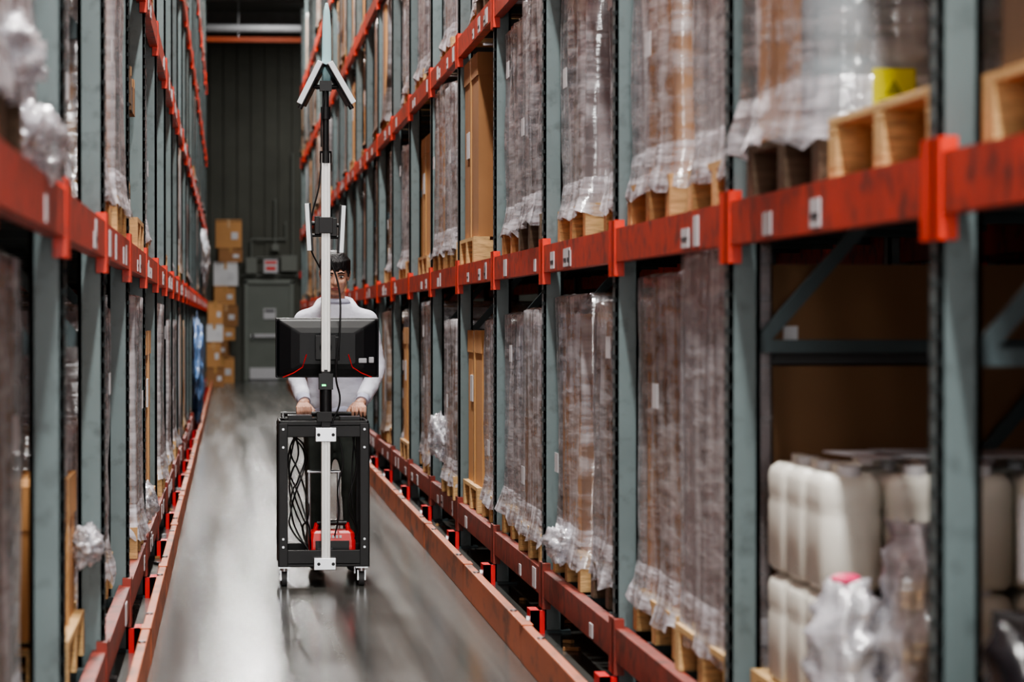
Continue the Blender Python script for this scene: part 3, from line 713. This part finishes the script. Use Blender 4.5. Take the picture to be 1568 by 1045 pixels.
# ------------------------------------------------------------------ person
SW=mat('sweatshirt_white',(224,226,240),.85,var=.04,nscale=5,bump=.5,bscale=9,stretch=(1,1,2.2))
RIB=mat('sweatshirt_rib',(192,195,216),.9,var=.08,nscale=60,stretch=(1,1,.05))
PANT=mat('trousers_dark_green',(58,64,60),.85,var=.15,nscale=6)
SKIN=mat('skin',(210,162,140),.5,var=.05,nscale=6)
LIP=mat('lips',(170,98,92),.5)
HAIR=mat('hair_black',(18,16,18),.4,var=.3,nscale=30,stretch=(3,3,.3),bump=.5,bscale=60)
EYE=mat('eye_dark',(22,16,14),.2); EYEW=mat('eye_white',(225,222,218),.3)
SHOE=mat('shoe_dark',(40,40,44),.6)
person=empty('person',(.56,16.35,0))
def pp(b,name,voxel=None,smooth=0,disp=0,ds=.09):
    o=b.obj(name); o.parent=person; o.matrix_parent_inverse=Matrix.Translation(person.location).inverted()
    if voxel:
        r=o.modifiers.new('r','REMESH'); r.mode='VOXEL'; r.voxel_size=voxel; r.use_smooth_shade=True
        if smooth: s_=o.modifiers.new('s','SMOOTH'); s_.factor=.6; s_.iterations=smooth
        if disp:
            t=bpy.data.textures.new(name+'_folds','CLOUDS'); t.noise_scale=ds
            d=o.modifiers.new('d','DISPLACE'); d.texture=t; d.strength=disp; d.mid_level=.5; d.texture_coords='LOCAL'
    return o
PX,PY=.565,16.36
def ell(cx,cy,z,a,c,n=24): return [Vector((cx+a*math.cos(2*math.pi*k/n),cy+c*math.sin(2*math.pi*k/n),z)) for k in range(n)]
b=MB()
b.loft([ell(PX,PY+.06,.86,.142,.112),ell(PX,PY+.06,.90,.158,.125),ell(PX,PY+.045,1.0,.150,.122),ell(PX,PY+.02,1.12,.150,.118),ell(PX,PY-.005,1.24,.160,.118),ell(PX,PY-.02,1.32,.168,.106),ell(PX,PY-.03,1.37,.155,.092),ell(PX,PY-.04,1.405,.118,.080),ell(PX,PY-.045,1.43,.082,.070),ell(PX,PY-.05,1.445,.066,.062)],SW)
arms={}
for s_ in (-1,1):
    sh=(PX+s_*.168,PY-.025,1.335); el=(PX+s_*.222,PY+.0,1.075); wr=((.395 if s_<0 else .69),16.10,.905)
    mid1=tuple(a*.5+c*.5 for a,c in zip(sh,el)); mid2=tuple(a*.45+c*.55 for a,c in zip(el,wr))
    b.chain([((PX+s_*.10,PY-.03,1.365),.050),(sh,.056),(mid1,.050),(el,.047),(mid2,.047),(tuple(a*.2+c*.8 for a,c in zip(el,wr)),.044)],SW)
    arms[s_]=(el,wr)
b.chain([((PX-.095,PY-.0,1.40),.028),((PX-.07,PY+.05,1.42),.040),((PX,PY+.085,1.43),.046),((PX+.07,PY+.05,1.42),.040),((PX+.095,PY-.0,1.40),.028)],SW)
pp(b,'sweatshirt',.010,3,.010,.05)
b=MB()
for s_ in (-1,1):
    el,wr=[Vector(v) for v in arms[s_]]; d=(wr-el).normalized(); p=el.lerp(wr,.80)
    b.cyl(p,p+d*.055,.039,RIB,.034,20)
b.loft([ell(PX,PY+.06,.835,.138,.108),ell(PX,PY+.06,.85,.146,.114),ell(PX,PY+.06,.895,.150,.118)],RIB)
b.loft([ell(PX,PY-.05,1.425,.082,.074),ell(PX,PY-.053,1.438,.074,.070),ell(PX,PY-.055,1.450,.062,.060)],RIB)
pp(b,'cuffs_hem_collar')
b=MB()
b.loft([ell(PX,PY+.065,.80,.148,.11),ell(PX,PY+.065,.90,.140,.105),ell(PX,PY+.06,.97,.13,.10)],PANT)
feet=[]
for s_,fy in ((-1,.10),(1,-.02)):
    hip=(PX+s_*.08,PY+.065,.82); kn=(PX+s_*.095,PY+.06+fy*.3-.03,.49); an=(PX+s_*.10,PY+.09+fy,.11)
    b.chain([(hip,.094),(tuple((a+c)/2 for a,c in zip(hip,kn)),.084),(kn,.068),(tuple(a*.6+c*.4 for a,c in zip(kn,an)),.063),(an,.054)],PANT)
    feet.append(an)
pp(b,'trousers',.013,4,.015)
b=MB()
for an in feet:
    lo=[]
    for yy,w_,hh,zc in ((.09,.03,.05,.05),(.07,.038,.09,.055),(0,.042,.10,.055),(-.07,.046,.07,.042),(-.13,.045,.05,.034),(-.17,.03,.035,.027)):
        lo.append([Vector((an[0]+w_*math.cos(a*math.pi/8),an[1]+yy,max(.004,zc+hh/2*math.sin(a*math.pi/8)))) for a in range(16)])
    b.loft(lo,SHOE)
pp(b,'shoes')
hx,hy,hz=PX-.006,PY-.075,1.575
TR=(math.radians(12),0,0)
TM=Matrix.Translation((hx,hy,hz))@Matrix.Rotation(TR[0],4,'X')
def hp(x,y,z): return TM@Vector((x,y,z))
b=MB()
b.sph(hp(0,.012,.030),(.073,.090,.084),SKIN,28,18,TR)
b.sph(hp(0,-.020,-.030),(.061,.066,.074),SKIN,28,18,TR)
b.sph(hp(0,-.040,-.082),(.036,.036,.026),SKIN,16,10,TR)
b.chain([(hp(0,-.080,.016),.007),(hp(0,-.090,-.008),.009),(hp(0,-.097,-.026),.012)],SKIN)
for s_ in (-1,1):
    b.sph(hp(s_*.010,-.088,-.029),.008,SKIN,10,7)
    b.sph(hp(s_*.032,-.064,-.022),(.022,.020,.02),SKIN,12,8)
    b.sph(hp(s_*.028,-.073,.027),(.024,.010,.007),SKIN,12,8)
    b.sph(hp(s_*.074,.012,-.006),(.009,.018,.031),SKIN,12,8,(0,s_*.2,0))
b.chain([((PX,PY-.03,1.40),.054),(tuple(hp(0,.02,-.07)),.050)],SKIN)
b.sph(hp(0,-.083,-.056),(.024,.010,.010),SKIN,12,8)
pp(b,'head',.0035,3)
b=MB()
for s_ in (-1,1):
    b.sph(hp(s_*.030,-.0765,.006),(.014,.008,.006),EYEW,12,8); b.sph(hp(s_*.030,-.0825,.004),(.0062,.004,.0055),EYE,10,8)
    b.chain([(hp(s_*.014,-.083,.025),.0035),(hp(s_*.03,-.085,.029),.004),(hp(s_*.048,-.073,.024),.003)],HAIR,8)
    b.chain([(hp(s_*.016,-.084,.0105),.0018),(hp(s_*.030,-.0855,.0135),.0022),(hp(s_*.045,-.076,.0095),.0018)],HAIR,6)
pp(b,'eyes_and_brows')
b=MB(); b.sph(hp(0,-.0905,-.053),(.021,.006,.0045),LIP,14,8); b.sph(hp(0,-.0895,-.060),(.017,.006,.005),LIP,14,8); pp(b,'lips')
b=MB()
b.sph(hp(0,.028,.048),(.083,.095,.080),HAIR,28,18,TR)
b.sph(hp(0,.062,-.01),(.073,.060,.075),HAIR,20,12,TR)
for k in range(15):
    a=-1.3+2.6*k/14; xx=.078*math.sin(a); yy=-.068*math.cos(a)
    zz=.040+.008*math.sin(k*2.3)-.03*(abs(a)>1.05)
    b.chain([(hp(xx*.55,yy*.55,.112),.012),(hp(xx*.95,yy*1.02,.080),.011),(hp(xx*1.0,yy-.010,zz),.006)],HAIR,8)
pp(b,'hair',.004,1)
for s_,hxx in ((-1,.388),(1,.672)):
    b=MB(); el,wr=arms[s_]
    wv=(hxx+s_*.004,16.075,.898)
    b.chain([(wr,.027),(wv,.026)],SKIN)
    for q in (-.026,-.009,.009,.026):
        b.chain([((hxx+q*.7,16.065,.893),.017),((hxx+q,16.022,.884),.0125)],SKIN,10)
    for i,(q,L_) in enumerate(((-.031,.92),(-.0105,1.05),(.0105,1.0),(.031,.82))):
        if s_<0: q=-q
        x_=hxx+q
        b.chain([((x_,16.02,.884),.0105),((x_,15.985,.882),.0095),((x_,15.985-.012*L_,.862),.0087),((x_,15.975+.006*L_,.862-.022*L_),.0078)],SKIN,10)
    b.chain([((hxx-s_*.03,16.06,.885),.015),((hxx-s_*.05,16.035,.865),.0115),((hxx-s_*.046,16.008,.838),.0095)],SKIN,10)
    pp(b,'hand_right' if s_<0 else 'hand_left',.003,1)

# ------------------------------------------------------------------ lights
FIX=mat('fixture_white',(235,235,235),.4,var=.02)
def lamp(x,y,power,col=(1,.98,.95),up=0):
    e=empty('ceiling_light_fixture',(x,y,7.55))
    b=MB(); b.box(-.12,.12,-.65,.65,.0,.08,FIX); b.cyl((0,-.5,.08),(0,-.5,.45),.006,STEEL,n=6); b.cyl((0,.5,.08),(0,.5,.45),.006,STEEL,n=6)
    b.obj('housing',e)
    l=bpy.data.lights.new('tube','AREA'); l.shape='RECTANGLE'; l.size=.22; l.size_y=1.25; l.energy=power; l.color=col
    o=link(bpy.data.objects.new('tube',l)); o.parent=e; o.location=(0,0,-.01)
    if up:  # upward light added to brighten the far ceiling
        l=bpy.data.lights.new('ceiling_fill','AREA'); l.shape='RECTANGLE'; l.size=.22; l.size_y=1.2; l.energy=up; l.color=col
        o=link(bpy.data.objects.new('ceiling_fill',l)); o.parent=e; o.location=(0,0,.09); o.rotation_euler=(math.pi,0,0)
for k,y in enumerate([-5,-1,3,7,12,18,25,32,39,46,53]):
    lamp(.42,y,[420,420,320,320,390,440,400,360,340,340,360][k],(1,.975,.93),up=(0 if y<40 else 25))
lamp(.9,58.5,110,up=25); lamp(2.8,64,150,up=25)  # first fixture added to brighten the orange cross beam
l=bpy.data.lights.new('added_front_fill','AREA'); l.shape='RECTANGLE'; l.size=4; l.size_y=3.5; l.energy=680; l.color=(1,.985,.96)
o=link(bpy.data.objects.new('added_front_fill',l)); o.location=(.4,-8.7,2.2); o.rotation_euler=(math.radians(90),0,0)  # unseen fill light added behind the camera to brighten camera-facing sides
w=bpy.data.worlds.new('World'); S.world=w; w.use_nodes=True
w.node_tree.nodes['Background'].inputs[0].default_value=(.5,.6,.7,1); w.node_tree.nodes['Background'].inputs[1].default_value=.05
# ------------------------------------------------------------------ camera
cd=bpy.data.cameras.new('camera'); cam=link(bpy.data.objects.new('camera',cd))
cd.sensor_width=36; cd.lens=108.4; cam.location=(0,0,H)
cam.rotation_euler=(math.radians(90-.4),0,math.radians(-5.253))
cd.dof.use_dof=True; cd.dof.focus_distance=15.5; cd.dof.aperture_fstop=3.9; cd.clip_end=200
S.camera=cam
S.view_settings.view_transform='AgX'; S.view_settings.look='AgX - Medium High Contrast'; S.view_settings.exposure=.2
